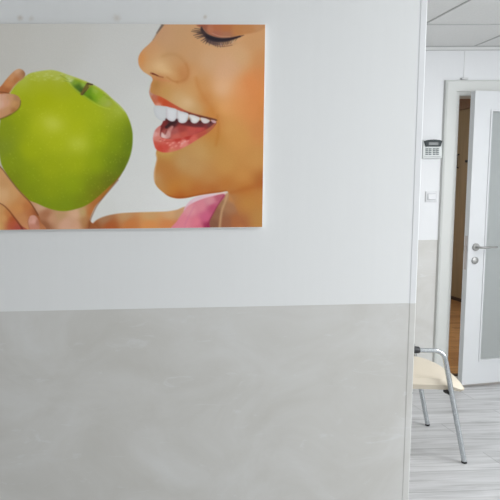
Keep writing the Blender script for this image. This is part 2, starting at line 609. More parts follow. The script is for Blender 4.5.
# ---------------------------------------------------------------- armchair
ch = thing('armchair', 'cream vinyl armchair with a chrome tube frame, half hidden behind the corner of the wall', 'chair', (1.682, 3.012, 0), math.atan2(-0.17, 0.985))
TR = 0.0125
for s in (-1, 1):
    y = 0.24 * s
    bm = bmesh.new()
    path = arc_path([(0.221, y, 0.011), (0.150, y, 0.348), (0.098, y, 0.597), (-0.235, y, 0.597), (-0.30, y, 0.012)], 0.05, 10)
    add_tube(bm, path, TR, 16)
    fr = obj('side_frame', bm, M_CHROME, ch, True)
    fr['label'] = 'bent chrome tube'
    for fx in (0.221, -0.301):
        bm = bmesh.new()
        add_tube(bm, [(fx + 0.002, y, 0.0), (fx, y, 0.006), (fx - 0.001 * (1 if fx > 0 else -1), y, 0.011)], [0.0128, 0.0135, 0.0128], 14)
        obj('foot_cap', bm, M_BLACK, fr, True)
    bm = bmesh.new()
    add_tube(bm, [(-0.020, y, 0.599), (-0.024, y, 0.599), (-0.05, y, 0.600), (-0.19, y, 0.600), (-0.212, y, 0.599)], [0.014, 0.0175, 0.019, 0.019, 0.0145], 16)
    obj('armrest', bm, M_BLACK, ch, True)
    bm = bmesh.new()
    add_tube(bm, [(0.136, y - 0.004 * s, 0.374), (0.136, y - 0.035 * s, 0.370)], 0.0115, 12)
    add_box(bm, (0.126, y - 0.036 * s - 0.012, 0.362), (0.150, y - 0.040 * s + 0.014, 0.374))
    obj('seat_bracket', bm, M_BLACK, ch, True)
for xx in (-0.05, -0.20):
    bm = bmesh.new()
    add_tube(bm, [(xx, -0.235, 0.366), (xx, 0.235, 0.366)], 0.009, 12)
    obj('cross_bar', bm, M_CHROME, ch, True)


def seat_height(a, b):
    """top of the cushion: a 0 back .. 1 front, b -1 .. 1 across"""
    z = 0.441 + 0.010 * (1 - b * b)
    z -= 0.042 * max(0, (a - 0.72) / 0.28) ** 2
    return z


bm = bmesh.new()
NA, NB = 26, 28
top, bot = {}, {}
for i in range(NA + 1):
    for j in range(NB + 1):
        a, b = i / NA, -1 + 2 * j / NB
        w = 0.221
        fx = 0.243 - 0.022 * abs(b) ** 3 - 0.012 * max(0, abs(b) - 0.85) / 0.15
        X = -0.235 + a * (fx + 0.235)
        e = min(1, min(a * 9, (1 - a) * 12), (1 - abs(b)) * 7)
        rise = math.sqrt(max(0, 1 - (1 - e) ** 2))
        zt = seat_height(a, b)
        zb = 0.376 - 0.012 * max(0, (a - 0.8) / 0.2) ** 2
        zm = (zt + zb) / 2
        top[i, j] = bm.verts.new((X, b * w, zm + (zt - zm) * rise))
        bot[i, j] = top[i, j] if e == 0 else bm.verts.new((X, b * w, zm - (zm - zb) * rise ** 0.7))
for i in range(NA):
    for j in range(NB):
        bm.faces.new((top[i, j], top[i + 1, j], top[i + 1, j + 1], top[i, j + 1]))
        q = [bot[i, j], bot[i, j + 1], bot[i + 1, j + 1], bot[i + 1, j]]
        if len(set(q)) > 2:
            try:
                bm.faces.new(q)
            except ValueError:
                pass
st = obj('seat', bm, M_VINYL, ch, True)
st['label'] = 'padded cream seat'
for s in (-1, 1):
    bm = bmesh.new()
    add_tube(bm, arc_path([(-0.235, 0.20 * s, 0.386), (-0.255, 0.20 * s, 0.45), (-0.33, 0.20 * s, 0.80)], 0.03), 0.010, 12)
    obj('back_upright', bm, M_CHROME, ch, True)
bm = bmesh.new()
add_box(bm, (-0.335, -0.235, 0.53), (-0.295, 0.235, 0.84))
for vv in bm.verts:
    vv.co.x -= (vv.co.z - 0.53) * 0.2 - 0.035
bevel(bm, 0.017, 4)
obj('backrest', bm, M_VINYL, ch, True)

INK_GAIN = 1.42
# ---------------------------------------------------------------- the canvas print
# The printed picture is worked out on a fine grid (units: 1/305 m, x to the right, y down).
# The traced picture units are not quite square to the board, so a plane-to-plane map lays them on it.
NX, NY = 680, 455
uu, vv_ = np.meshgrid(np.linspace(0, 1, NX), np.linspace(0, 1, NY))
HM = [311.61015, 6.37634, -41.06163, 1.14557, 214.71776, 23.90621, 0.02016, 0.0362]
den_ = HM[6] * uu + HM[7] * vv_ + 1
GX = (HM[0] * uu + HM[1] * vv_ + HM[2]) / den_
GY = (HM[3] * uu + HM[4] * vv_ + HM[5]) / den_
gx, gy = GX.mean(0), GY.mean(1)
IMG = np.zeros((NY, NX, 3))
RNG = np.random.default_rng(7)


def spline(pts, n=8, closed=True):
    p = np.array(pts, float)
    N = len(p)
    out = []
    rng_ = range(N) if closed else range(N - 1)
    for i in rng_:
        if closed:
            a, b, c, d = p[(i - 1) % N], p[i], p[(i + 1) % N], p[(i + 2) % N]
        else:
            a, b, c, d = p[max(i - 1, 0)], p[i], p[i + 1], p[min(i + 2, N - 1)]
        for k in range(n):
            t = k / n
            out.append(0.5 * (2 * b + (c - a) * t + (2 * a - 5 * b + 4 * c - d) * t * t + (3 * b - a - 3 * c + d) * t ** 3))
    if not closed:
        out.append(p[-1])
    return np.array(out)


def window(pts, pad):
    pad = pad + 5
    x0, y0 = np.min(pts, 0) - pad
    x1, y1 = np.max(pts, 0) + pad
    i0, i1 = np.searchsorted(gy, [y0, y1])
    j0, j1 = np.searchsorted(gx, [x0, x1])
    return slice(max(i0 - 1, 0), i1 + 1), slice(max(j0 - 1, 0), j1 + 1)


def seg_dist(X, Y, a, b):
    d = b - a
    L = max(d @ d, 1e-9)
    t = np.clip(((X - a[0]) * d[0] + (Y - a[1]) * d[1]) / L, 0, 1)
    return np.hypot(X - a[0] - t * d[0], Y - a[1] - t * d[1]), t


def cover(pts, soft=0.9, smooth=True):
    p = spline(pts, 6) if smooth else np.array(pts, float)
    w = window(p, soft * 1.5 + 1)
    X, Y = GX[w], GY[w]
    D = np.full(X.shape, 1e9)
    inside = np.zeros(X.shape, bool)
    q = np.roll(p, -1, 0)
    for a, b in zip(p, q):
        D = np.minimum(D, seg_dist(X, Y, a, b)[0])
        c = (a[1] > Y) != (b[1] > Y)
        if a[1] != b[1]:
            inside ^= c & (X < (b[0] - a[0]) * (Y - a[1]) / (b[1] - a[1]) + a[0])
    s = np.where(inside, D, -D)
    t = np.clip(0.5 + s / (2 * soft), 0, 1)
    return w, t * t * (3 - 2 * t), s


def field(w, samples, p=2.0, eps=4.0):
    X, Y = GX[w], GY[w]
    num = np.zeros(X.shape + (3,))
    den = np.zeros(X.shape)
    for x, y, *c in samples:
        k = 1.0 / ((X - x) ** 2 + (Y - y) ** 2 + eps * eps) ** p
        num += k[..., None] * np.array(c, float)
        den += k
    return num / den[..., None]


def lay(w, a, c, op=1.0):
    a = (a * op)[..., None]
    IMG[w] = IMG[w] * (1 - a) + np.asarray(c, float) * a


def shape(pts, col, soft=0.9, op=1.0, smooth=True, eps=4.0):
    w, a, s = cover(pts, soft, smooth)
    c = field(w, col, eps=eps) if isinstance(col[0], (tuple, list)) else col
    lay(w, a, c, op)
    return w, a, s


def stroke(pts, col, r0, r1=None, soft=0.8, op=1.0, mask=None):
    r1 = r0 if r1 is None else r1
    p = spline(pts, 6, False) if len(pts) > 2 else np.array(pts, float)
    w = window(p, max(r0, r1) + soft * 1.5 + 1)
    X, Y = GX[w], GY[w]
    A = np.zeros(X.shape)
    n = len(p) - 1
    for i in range(n):
        d, t = seg_dist(X, Y, p[i], p[i + 1])
        r = r0 + (r1 - r0) * (i + t) / n
        k = np.clip(0.5 + (r - d) / (2 * soft), 0, 1)
        A = np.maximum(A, k * k * (3 - 2 * k))
    if mask is not None:
        A = A * mask[w]
    lay(w, A, col, op)


def full(w, a):
    m = np.zeros((NY, NX))
    m[w] = a
    return m


def blob(x, y, rx, ry, col, op=1.0, rot=0.0, mask=None):
    c, s = math.cos(rot), math.sin(rot)
    u = (GX - x) * c + (GY - y) * s
    v = -(GX - x) * s + (GY - y) * c
    a = np.exp(-((u / rx) ** 2 + (v / ry) ** 2))
    if mask is not None:
        a = a * mask
    lay((slice(None), slice(None)), a, col, op)


ALL = (slice(None), slice(None))
IMG[:] = field(ALL, [(0, 30, 199, 198, 194), (60, 40, 200, 200, 197), (130, 35, 203, 204, 203), (110, 75, 205, 206, 205), (145, 60, 203, 204, 204),
                     (142, 110, 208, 210, 209), (140, 160, 210, 212, 212), (130, 195, 212, 214, 214), (165, 204, 214, 216, 217), (105, 220, 208, 210, 208), (-35, 60, 198, 197, 194), (-2, 166, 190, 188, 180)], eps=14)

# shoulder
shape([(86, 232), (90.6, 226), (97, 219.8), (106, 216), (118, 213.6), (130, 212.6), (150, 212), (166, 211.5), (176, 210), (188, 208), (192, 232)],
      [(92, 227, 150, 85, 45), (105, 218, 165, 120, 85), (110, 226, 170, 90, 45), (125, 215, 190, 145, 100), (130, 225, 195, 120, 65),
       (150, 214, 200, 155, 105), (150, 226, 210, 140, 80), (170, 213, 205, 160, 115), (168, 226, 205, 130, 75), (180, 214, 195, 150, 110), (178, 226, 200, 125, 80)], 1.0, eps=3)

# face and neck, one skin shape running off the right side
FACE = [(162.5, 22), (161.5, 25.5), (157.5, 32), (153.5, 39), (149, 44), (143.5, 49), (139.5, 54.5), (138.2, 60), (139.3, 66), (143, 71.2), (148, 74.5),
        (151.6, 77), (152.6, 80), (151, 84), (150, 88), (149.4, 92), (151, 98), (156, 104), (170, 108), (186, 116), (186, 138), (170, 148), (158, 149.5), (156.2, 152), (156, 155), (156.6, 159), (155.6, 164),
        (154.3, 170), (153.8, 176), (154.6, 182), (157.5, 187.2), (162.5, 191.8), (169, 196.3), (177, 198.4), (186, 198), (196, 196), (207, 194.2), (219, 192.6), (228, 192.2),
        (223, 205), (218, 216), (212, 235), (275, 235), (275, 15), (200, 10)]
SKIN = [(160, 33, 196, 150, 112), (150, 48, 203, 150, 104), (141, 58, 205, 140, 82), (141, 65, 206, 148, 96), (147, 67, 214, 172, 120), (150, 58, 208, 158, 108), (158, 60, 208, 166, 118), (158, 68, 218, 182, 132),
        (166, 70, 214, 178, 128), (172, 52, 196, 152, 108), (168, 40, 200, 156, 114), (180, 34, 198, 154, 110), (190, 58, 200, 156, 112), (178, 62, 200, 152, 104), (183, 69, 196, 134, 76), (182, 76, 186, 116, 58), (173, 77, 208, 160, 108),
        (176, 82, 206, 152, 92), (162, 78, 196, 128, 74), (155, 82, 190, 130, 70), (154, 92, 190, 134, 74), (165, 90, 196, 150, 84), (178, 96, 206, 168, 116), (186, 104, 210, 174, 126), (196, 110, 204, 164, 112), (199, 84, 202, 142, 82),
        (194, 74, 208, 160, 112), (190, 88, 206, 158, 100), (205, 99, 198, 132, 68), (212, 112, 202, 134, 62), (214, 124, 196, 124, 54), (218, 121, 210, 154, 90), (216, 136, 196, 138, 66), (212, 148, 196, 146, 78), (224, 73, 210, 164, 126), (222, 88, 220, 174, 130),
        (208, 62, 206, 164, 122), (240, 58, 206, 164, 118), (256, 40, 200, 150, 102), (263, 60, 200, 142, 88), (263, 76, 206, 136, 78), (250, 84, 214, 138, 78), (259, 96, 210, 136, 74), (240, 92, 216, 148, 92), (262, 110, 208, 136, 74), (232, 66, 208, 164, 126), (238, 104, 214, 148, 86), (224, 108, 220, 162, 102),
        (252, 108, 212, 140, 78), (262, 130, 204, 138, 78), (238, 138, 206, 150, 82), (228, 128, 210, 156, 90), (256, 160, 200, 146, 80), (225, 165, 200, 148, 80), (202, 152, 200, 158, 100), (196, 168, 196, 152, 96), (210, 178, 194, 142, 80),
        (182, 163, 196, 156, 102), (170, 172, 188, 126, 62), (163, 163, 188, 126, 64), (161, 172, 190, 124, 58), (166, 180, 188, 124, 56), (157, 177, 198, 162, 118), (160, 186, 196, 146, 86), (174, 188, 200, 134, 56), (184, 186, 196, 140, 70), (180, 195.5, 178, 92, 30), (196, 192, 186, 112, 50), (165, 155, 198, 160, 88),
        (212, 190, 182, 108, 48), (226, 187, 190, 122, 54), (244, 188, 186, 116, 48), (262, 182, 172, 102, 44), (246, 204, 192, 138, 68), (258, 218, 186, 136, 72), (240, 222, 168, 102, 60), (236, 206, 188, 128, 66), (229, 212, 156, 104, 74), (226, 200, 172, 130, 94), (243, 178, 202, 146, 78), (262, 196, 190, 132, 66)]
SKIN = [(x, y, a + (3 if y < 110 else -3), b + (2 if y < 110 else -4), c + (5 if y < 110 else -1)) for x, y, a, b, c in SKIN]
SKIN = [(x, y, 197 + (a - 201) * 1.08, 145 + (b - 148) * 1.08, 86 + (c - 90) * 1.05) for x, y, a, b, c in SKIN]
fw, fa, fs = shape(FACE, SKIN, 0.8, eps=9.0)
MF = full(fw, fa)
# soft modelling of the face as printed
stroke([(231, 192.5), (240, 190.5), (252, 187), (266, 182)], (168, 92, 36), 1.2, 2.2, 3.4, 0.6, MF)
stroke([(160, 192), (168, 196), (178, 197.6), (190, 196.6), (206, 193.6), (226, 191.4)], (150, 66, 16), 0.5, 0.5, 1.9, 0.75, MF)
stroke([(186, 64), (188, 70), (187.5, 76), (184, 80), (178, 82)], (182, 110, 50), 0.6, 0.8, 2.8, 0.5, MF)
stroke([(167, 77), (172, 80.5), (177, 82)], (180, 106, 50), 0.5, 0.7, 1.6, 0.5, MF)
stroke([(163, 56), (170, 54), (178, 56), (184, 61)], (184, 130, 78), 1.0, 1.0, 3.5, 0.45, MF)
stroke([(151, 73.2), (154, 74.2), (158, 76), (163, 77.4)], (150, 70, 44), 0.8, 0.4, 1.1, 0.75, MF)
stroke([(152.5, 73.6), (155, 74.4), (158, 75.8)], (98, 34, 20), 0.7, 0.3, 0.6, 0.9, MF)
stroke([(153, 77.5), (158, 79.6), (164, 80.2), (170, 81.5)], (206, 132, 92), 0.6, 0.4, 1.6, 0.6, MF)
blob(156, 85, 4, 5, (176, 124, 62), 0.55, 0.3, MF)
blob(160, 66, 7, 5, (226, 194, 146), 0.4, 0.2, MF)
blob(165, 71, 9, 3.5, (222, 188, 138), 0.5, 0.3, MF)
blob(142, 60, 3.5, 7, (214, 142, 76), 0.45, 0.2, MF)
stroke([(196, 78), (199, 88), (205, 99), (211, 108), (215, 117)], (194, 124, 56), 0.8, 1.0, 3.6, 0.5, MF)
stroke([(217.4, 116), (218.4, 124), (218.2, 134), (216, 145)], (182, 112, 44), 0.7, 0.4, 3.0, 0.7, MF)
stroke([(221, 117), (223.5, 126)], (198, 134, 70), 0.6, 0.5, 2.0, 0.5, MF)
blob(188, 103, 8, 6, (216, 184, 140), 0.5, 0.3, MF)
blob(254, 90, 26, 20, (212, 128, 66), 0.25, -0.5, MF)
blob(226, 86, 13, 16, (224, 182, 142), 0.35, 0.2, MF)
stroke([(156.2, 155), (156.8, 159), (155.8, 164), (154.4, 172), (154.4, 181)], (214, 196, 168), 0.7, 0.7, 1.2, 0.55, MF)
stroke([(150.5, 86), (149.8, 91), (151, 97)], (200, 176, 166), 0.5, 0.5, 0.9, 0.7)
stroke([(157, 33), (162.5, 25)], (92, 82, 78), 0.7, 1.3, 0.8, 0.8)
stroke([(153, 40), (157.6, 32)], (150, 126, 110), 0.5, 0.7, 0.9, 0.55)

# eye: lid, lash band, single lashes
shape([(201, 24), (203.5, 29), (208, 34), (215, 37), (224, 38), (233, 37), (241, 35), (252, 33), (262, 30), (266, 22)],
      [(204, 27, 150, 88, 66), (210, 29, 182, 116, 86), (216, 28, 178, 106, 70), (226, 28, 178, 110, 66), (216, 34, 168, 104, 82), (226, 35, 168, 112, 84), (238, 30, 184, 124, 74), (246, 31, 186, 128, 80), (262, 26, 190, 138, 94)], 1.4, eps=2.5)
stroke([(212, 33.2), (220, 36.2), (230, 36.6)], (198, 160, 142), 0.3, 0.3, 0.8, 0.5)
shape([(200.5, 28.5), (202, 26.5), (203.5, 30), (207, 33.4), (213, 36.2), (221, 37.8), (229, 37.6), (236, 36.4), (244, 35.2), (236, 38.6), (231, 40.6), (226, 41.8), (218, 42.4), (211, 41.4), (206, 38.6), (202.5, 33.5)],
      [(204, 31, 66, 50, 52), (212, 38, 44, 36, 44), (222, 39.5, 46, 38, 46), (234, 38, 66, 44, 44), (242, 35.6, 92, 60, 48)], 0.9)
stroke([(206, 40.5), (212, 44), (218, 46.2), (225, 46.4), (232, 45.2)], (120, 76, 58), 0.4, 0.3, 0.8, 0.75)
stroke([(208, 41), (214, 43.5), (222, 44.4)], (70, 56, 62), 1.4, 0.8, 1.2, 0.7)
stroke([(202, 30), (206, 35.4), (213, 39), (222, 40), (232, 38.6), (240, 36.4)], (34, 26, 34), 1.4, 0.7, 0.9, 0.85)
blob(203.5, 33.5, 3.5, 3, (70, 52, 52), 0.7)
blob(212, 42.5, 7, 2.2, (84, 66, 66), 0.5, 0.3)
blob(226, 43, 7, 2, (108, 82, 72), 0.45)
blob(198, 33, 4, 3, (150, 112, 84), 0.4)
for a, b, r in (((204, 33), (191.5, 31.4), .7), ((204, 35.5), (195, 37.2), .6), ((207, 39), (203, 42.6), .7), ((210.5, 41), (209, 45.4), .7), ((215, 42), (215.4, 46.6), .7), ((219, 42), (220.6, 47.4), .8), ((223, 42), (224.6, 46.2), .7), ((227.6, 41), (227, 45), .7), ((232, 40.4), (230.4, 43.6), .6), ((237, 38.4), (235, 41), .5), ((203, 31.5), (192.5, 30), .7), ((203, 33), (193.5, 35.4), .7), ((202, 29.5), (194.5, 28.4), .5), ((205, 36), (197, 38.6), .55), ((206, 38), (201, 41), .6), ((208, 40), (205.6, 44), .8), ((204, 33), (197, 33), .5),
                ((217, 42), (217.6, 47.4), .8), ((221, 42), (223, 47), .8), ((225, 41), (226, 45), .6), ((230, 40), (228, 44), .6), ((234, 39), (232, 42.5), .5), ((213, 41), (213.5, 45), .6)):
    stroke([a, b], (62, 48, 48), r, 0.15, 0.7, 0.85 if a[0] < 209 else 0.5)
blob(221, 44.6, 1.2, 1.6, (188, 150, 138), 0.55)
blob(232.5, 42, 1.0, 1.6, (214, 184, 156), 0.5)

# mouth: dark inside, tongue, lower teeth
shape([(164, 120), (169, 118), (186, 120), (204, 121), (216, 122), (213, 127.5), (207, 132.5), (199, 136.5), (188, 139.5), (176, 141), (164, 141.5), (157, 140), (155.5, 134), (158, 128.5), (161.5, 124.5)],
      [(163, 124, 120, 40, 38), (172, 123, 70, 30, 32), (186, 123, 100, 40, 40), (200, 124, 100, 42, 44), (211, 124, 104, 52, 54), (205, 130, 140, 50, 50), (180, 130, 160, 60, 56), (168, 134, 170, 90, 84), (158, 135, 150, 60, 56)], 0.8, eps=2.2)
shape([(170, 138), (171, 131), (176, 127), (184, 125.6), (194, 127), (203, 127.6), (206, 130), (200, 134.5), (190, 137.5), (178, 140)],
      [(174, 131, 168, 84, 80), (182, 128.5, 160, 62, 58), (192, 131, 186, 78, 70), (200, 130, 186, 74, 68), (184, 135, 192, 84, 70), (202, 133, 160, 56, 54), (176, 137, 196, 96, 84)], 1.4, eps=2)
stroke([(166.5, 127), (171, 123.4), (176, 122.4)], (48, 24, 28), 1.6, 0.6, 0.9, 0.85)
stroke([(160.5, 137), (160, 132), (163, 127)], (104, 34, 34), 0.8, 0.8, 0.9, 0.8)
stroke([(165.4, 135), (166.6, 130.5)], (112, 48, 46), 0.6, 0.5, 0.8, 0.7)
shape([(161, 137), (161.6, 132.6), (163.4, 133.4), (165, 134.6), (166.4, 133), (168.4, 129), (171.5, 126), (173.5, 127), (171, 132), (170, 137), (165, 139)],
      [(163, 135, 216, 186, 182), (168, 134, 200, 146, 142), (171, 129, 186, 124, 118)], 1.2, eps=1.5)

# lower lip
shape([(153.4, 135), (155, 130.5), (157.5, 127.5), (160.5, 126), (160.4, 131), (160.2, 135.5), (163, 138), (170, 139), (180, 138), (190, 135.8), (199, 132.6), (208, 128.4), (216, 122.4),
       (213.6, 127.6), (208, 132.8), (200, 137.8), (192, 143), (184, 147.4), (176, 150.8), (168, 152.6), (161, 152), (156, 149), (154, 144), (153, 139)],
      [(155, 134, 214, 156, 150), (157, 129.5, 200, 120, 112), (157, 139, 208, 126, 114), (156, 144, 200, 84, 70), (160, 148, 200, 72, 58), (166, 147, 204, 78, 66), (165, 141, 206, 96, 84), (174, 145, 208, 106, 94), (178, 140, 194, 66, 56), (188, 137.4, 184, 54, 48), (184, 143, 218, 132, 122), (192, 139.4, 206, 100, 88), (202, 134.4, 184, 80, 64), (211, 128, 176, 94, 66), (172, 151, 206, 120, 96)], 0.9, eps=1.8)
for (x, y, o) in ((170, 145, .5), (173, 143, .5), (176, 146, .45), (179, 142.6, .6), (182, 143.6, .6), (185, 141.4, .6), (188, 141, .5), (167.5, 143, .4), (172, 147.6, .4), (181, 146, .4), (161, 140.6, .6), (164, 140.4, .6)):
    blob(x, y, 1.6, 0.9, (236, 180, 172), o, -0.5)
stroke([(160, 139.8), (168, 141.4), (180, 139.6), (192, 136)], (176, 46, 38), 0.5, 0.4, 1.1, 0.45)
stroke([(158, 152.6), (164, 154), (172, 152.8)], (206, 160, 96), 0.6, 0.6, 1.8, 0.45, MF)

# upper lip
shape([(149.4, 91), (151, 92.6), (154.4, 94.4), (159, 96), (164, 98.4), (170, 102), (178, 106.6), (186, 110.6), (195, 113.6), (206, 116.4), (216, 119), (216.4, 121),
       (208, 119.8), (198, 117.4), (188, 114.6), (178, 111), (170, 108), (163, 106), (157, 106), (154.6, 104.4), (152, 99), (149.8, 95)],
      [(150.5, 94, 188, 140, 126), (153, 97, 186, 110, 84), (156, 101, 192, 104, 76), (160, 100, 198, 84, 46), (165, 102.6, 196, 78, 42), (158, 105, 212, 140, 116), (172, 106, 194, 84, 54), (181, 110, 186, 90, 66), (192, 114, 164, 86, 62), (208, 118, 134, 76, 50)], 0.9, eps=1.8)
stroke([(163, 106.4), (172, 108.4), (180, 111.4)], (222, 150, 128), 0.4, 0.3, 0.7, 0.5)
stroke([(184, 112), (196, 115.4), (208, 118.2), (216, 120.2)], (84, 44, 34), 0.5, 0.5, 0.7, 0.85)

# upper teeth
TEETH = [([(154.2, 106), (158, 105.6), (163, 106.2), (167, 107), (167.4, 112), (166.6, 118.5), (164.4, 120.6), (160.6, 120.4), (157, 118), (154.6, 114.4), (153.6, 110)], (204, 207, 211), (196, 199, 202)),
         ([(166.4, 106.8), (170, 107.4), (176, 109), (177.6, 112), (176.6, 117.5), (174.6, 120.8), (171.4, 121.4), (168, 119.8), (166.2, 117), (166, 111)], (216, 217, 223), (202, 202, 208)),
         ([(177, 110.4), (181, 111.2), (186, 112.6), (188.6, 114.4), (188, 119), (185.6, 122.4), (181.6, 123.2), (178.4, 121.6), (176.8, 117.4)], (216, 217, 221), (200, 198, 203)),
         ([(189, 115), (193, 115), (197.6, 116.6), (199.8, 118), (198.8, 121), (196, 123.2), (192.6, 123), (190.2, 120.4)], (222, 220, 220), (204, 200, 200)),
         ([(200.4, 117.8), (204.4, 118), (208.6, 119.6), (209.8, 121), (207.6, 123), (204.2, 123.4), (201.6, 121.6)], (216, 210, 210), (200, 190, 190)),
         ([(211, 120), (214, 120.2), (216, 121.6), (215.4, 123), (212.6, 122.6)], (204, 172, 176), (190, 154, 158))]
for pts, c0, c1 in TEETH:
    w, a, s = cover(pts, 0.7)
    k = np.clip(s / 3.0, 0, 1)[..., None]
    lay(w, a, np.array(c1) * (1 - k) + np.array(c0) * k)
stroke([(166.8, 108), (166.6, 118)], (196, 186, 192), 0.25, 0.3, 0.7, 0.6)
stroke([(177.2, 111), (176.8, 118)], (184, 160, 164), 0.25, 0.3, 0.7, 0.6)
for x, y, r in ((166, 119.6, .9), (177, 120.4, 1.2), (189.2, 120.6, 1.5), (200.2, 122, 1.1), (210.4, 122.2, .9)):
    blob(x, y, r, r * 1.4, (58, 26, 30), 0.8)

# pink top and neck edge
shape([(226, 193), (219, 198), (210, 207), (203, 219), (198, 234), (244, 234), (241, 222), (236, 208), (231, 196)],
      [(226, 197, 168, 128, 96), (214, 226, 128, 84, 62), (218, 214, 140, 96, 70), (223, 204, 152, 112, 80), (229, 206, 160, 112, 78), (226, 222, 146, 92, 62), (236, 222, 162, 98, 56), (240, 230, 172, 108, 60), (231, 198, 182, 124, 72)], 1.8, eps=2.2)
stroke([(227.4, 194), (225, 202), (221.6, 212), (219.4, 229)], (202, 164, 122), 0.8, 1.1, 1.5, 0.7)
shape([(195, 197.4), (204, 195), (216, 193.6), (226.4, 192.6), (222, 197), (212, 201), (196, 207), (186, 212), (184, 209), (189, 202)],
      [(196, 200, 214, 190, 200), (210, 197, 222, 190, 202), (190, 206, 214, 176, 190), (222, 194.4, 220, 186, 182)], 1.0, eps=2)
shape([(182, 213.5), (187, 207), (194, 202.4), (204, 198.4), (215, 195.6), (223.6, 194), (224.6, 197), (218, 205), (213, 214), (209.6, 221), (206.4, 232), (171, 232), (177, 221)],
      [(190, 210, 216, 144, 154), (200, 206, 210, 130, 144), (210, 201, 206, 138, 148), (220, 197, 180, 92, 112), (185, 222, 216, 128, 144), (196, 222, 214, 118, 136), (205, 218, 198, 94, 126), (207, 226, 156, 46, 84), (213, 208, 184, 80, 112), (200, 228, 206, 104, 126)], 0.9, eps=2.5)
stroke([(224, 195.6), (218, 205), (213, 214), (209.4, 221), (206.6, 229)], (140, 40, 66), 0.4, 0.7, 1.2, 0.65)
stroke([(194, 206.6), (190, 214), (186, 222), (184, 230)], (204, 110, 144), 0.5, 0.6, 1.3, 0.5)

# palm and thumb behind the apple
shape([(-46, 190), (-20, 186), (10, 190), (60, 180), (112, 160), (125.2, 164), (121.6, 174), (115.6, 182.4), (108.6, 190.8), (102, 198.8), (96.4, 205), (92.6, 212), (89.8, 220), (88, 233), (-46, 233)],
      [(32, 205, 196, 150, 116), (42, 206, 204, 164, 134), (46, 214, 170, 112, 78), (44, 226, 150, 92, 60), (52, 218, 196, 148, 116), (60, 215, 190, 150, 110), (66, 224, 208, 164, 138), (76, 214, 212, 172, 142), (76, 225, 206, 160, 130), (83, 212, 190, 160, 110), (85, 222, 180, 130, 84), (90, 212, 184, 112, 60), (97, 203, 176, 108, 54), (107, 192, 164, 108, 40), (117, 179, 128, 96, 30), (124, 170, 104, 100, 24), (90, 224, 150, 84, 44), (-20, 210, 200, 150, 108)], 0.8, eps=3.6)
stroke([(118, 180), (110, 189.4), (103, 197.6), (97, 205.4), (93.4, 212.4), (90.4, 220), (88.8, 230)], (120, 66, 36), 0.5, 0.6, 1.0, 0.65)

# apple
APPLE = [(28, 74.4), (36, 71.8), (45, 70.4), (52, 70), (60, 71.8), (68, 74.8), (76, 77.6), (84, 80.6), (91, 83.6), (99, 87.8), (106, 93), (113, 99.4), (120, 105.6), (126, 113), (130, 122), (132.4, 132), (132.6, 142),
         (131, 153), (127, 164), (120.8, 174), (112.6, 183), (103.6, 191.6), (95, 199.2), (86, 205.4), (76, 209), (66, 211), (56, 210.4), (46, 207.4), (37, 203.4), (28, 199.6), (20, 192.6), (12.4, 182.6), (6, 173), (1.4, 164),
         (-0.6, 153), (-1, 141), (-0.6, 128), (1.6, 115), (6, 102), (11.4, 91), (18, 82.4)]
AC = [(14, 92, 176, 190, 60), (24, 80, 186, 198, 104), (40, 73, 190, 200, 120), (52, 72, 192, 202, 126), (60, 75, 186, 196, 112), (34, 84, 172, 184, 34), (50, 84, 170, 182, 26), (66, 86, 168, 182, 30), (24, 100, 166, 180, 20), (44, 100, 172, 186, 10),
      (52, 124, 192, 202, 66), (60, 112, 180, 194, 24), (78, 104, 172, 188, 22), (40, 126, 180, 194, 24), (20, 122, 154, 172, 14), (8, 130, 138, 156, 28), (4, 148, 132, 150, 44), (14, 160, 138, 158, 22), (30, 150, 168, 184, 14), (56, 140, 178, 192, 24), (76, 128, 178, 192, 20), (78, 142, 186, 198, 60),
      (96, 116, 172, 188, 26), (110, 112, 164, 180, 48), (118, 110, 176, 192, 92), (120, 124, 146, 166, 22), (129, 130, 108, 130, 24), (128, 146, 102, 126, 18), (116, 144, 134, 156, 12), (100, 138, 160, 180, 14), (112, 164, 118, 142, 14), (122, 166, 96, 112, 20), (96, 164, 150, 170, 12), (76, 164, 164, 180, 16), (50, 168, 160, 176, 16), (30, 176, 142, 162, 16),
      (16, 180, 126, 142, 20), (30, 194, 130, 148, 16), (50, 192, 146, 164, 14), (46, 204, 124, 146, 20), (66, 205, 126, 148, 18), (82, 201, 122, 138, 16), (74, 186, 146, 168, 14), (96, 186, 120, 140, 14), (100, 193, 118, 112, 22), (110, 182, 104, 112, 22)]
AC = [(x, y, a * 0.985, b * 0.975, c * .8) for x, y, a, b, c in AC]
aw, aa, as_ = shape(APPLE, AC, 0.9, eps=10)
MA = full(aw, aa)
blob(52, 122, 12, 9, (206, 214, 96), 0.55, 0.3, MA)
blob(78, 144, 10, 7, (196, 208, 80), 0.35, 0.2, MA)
blob(48, 105, 30, 16, (176, 186, 4), 0.35, 0.2, MA)
# hollow with the stem
shape([(66, 75.5), (72, 78), (79, 80.8), (88, 84), (96, 88), (103, 93), (109, 99), (113, 104), (109, 107), (103, 106.6), (96, 103.4), (88, 98.6), (80, 93), (73, 87), (68, 81)],
      [(70, 78, 186, 200, 120), (76, 82, 130, 164, 46), (78, 87, 76, 112, 30), (81, 91, 62, 92, 36), (84, 84, 152, 186, 70), (88, 92, 104, 152, 22), (94, 96, 122, 168, 24), (99, 95, 146, 178, 36), (96, 91, 158, 186, 66), (104, 100, 160, 180, 60), (90, 98, 92, 132, 14), (109, 104, 164, 178, 76), (113, 106, 160, 172, 60)], 2.4, eps=2.6)
stroke([(66, 78), (72, 86.4), (80, 93.2), (88, 98.8), (97, 104.6), (104, 107.6), (110, 109)], (190, 206, 74), 0.5, 0.4, 1.3, 0.6, MA)
stroke([(62, 72.6), (72, 76.6), (82, 80), (90, 83.6), (100, 88.6), (108, 95), (118, 104.4), (124, 110.6)], (198, 206, 156), 0.6, 0.5, 1.4, 0.6, MA)
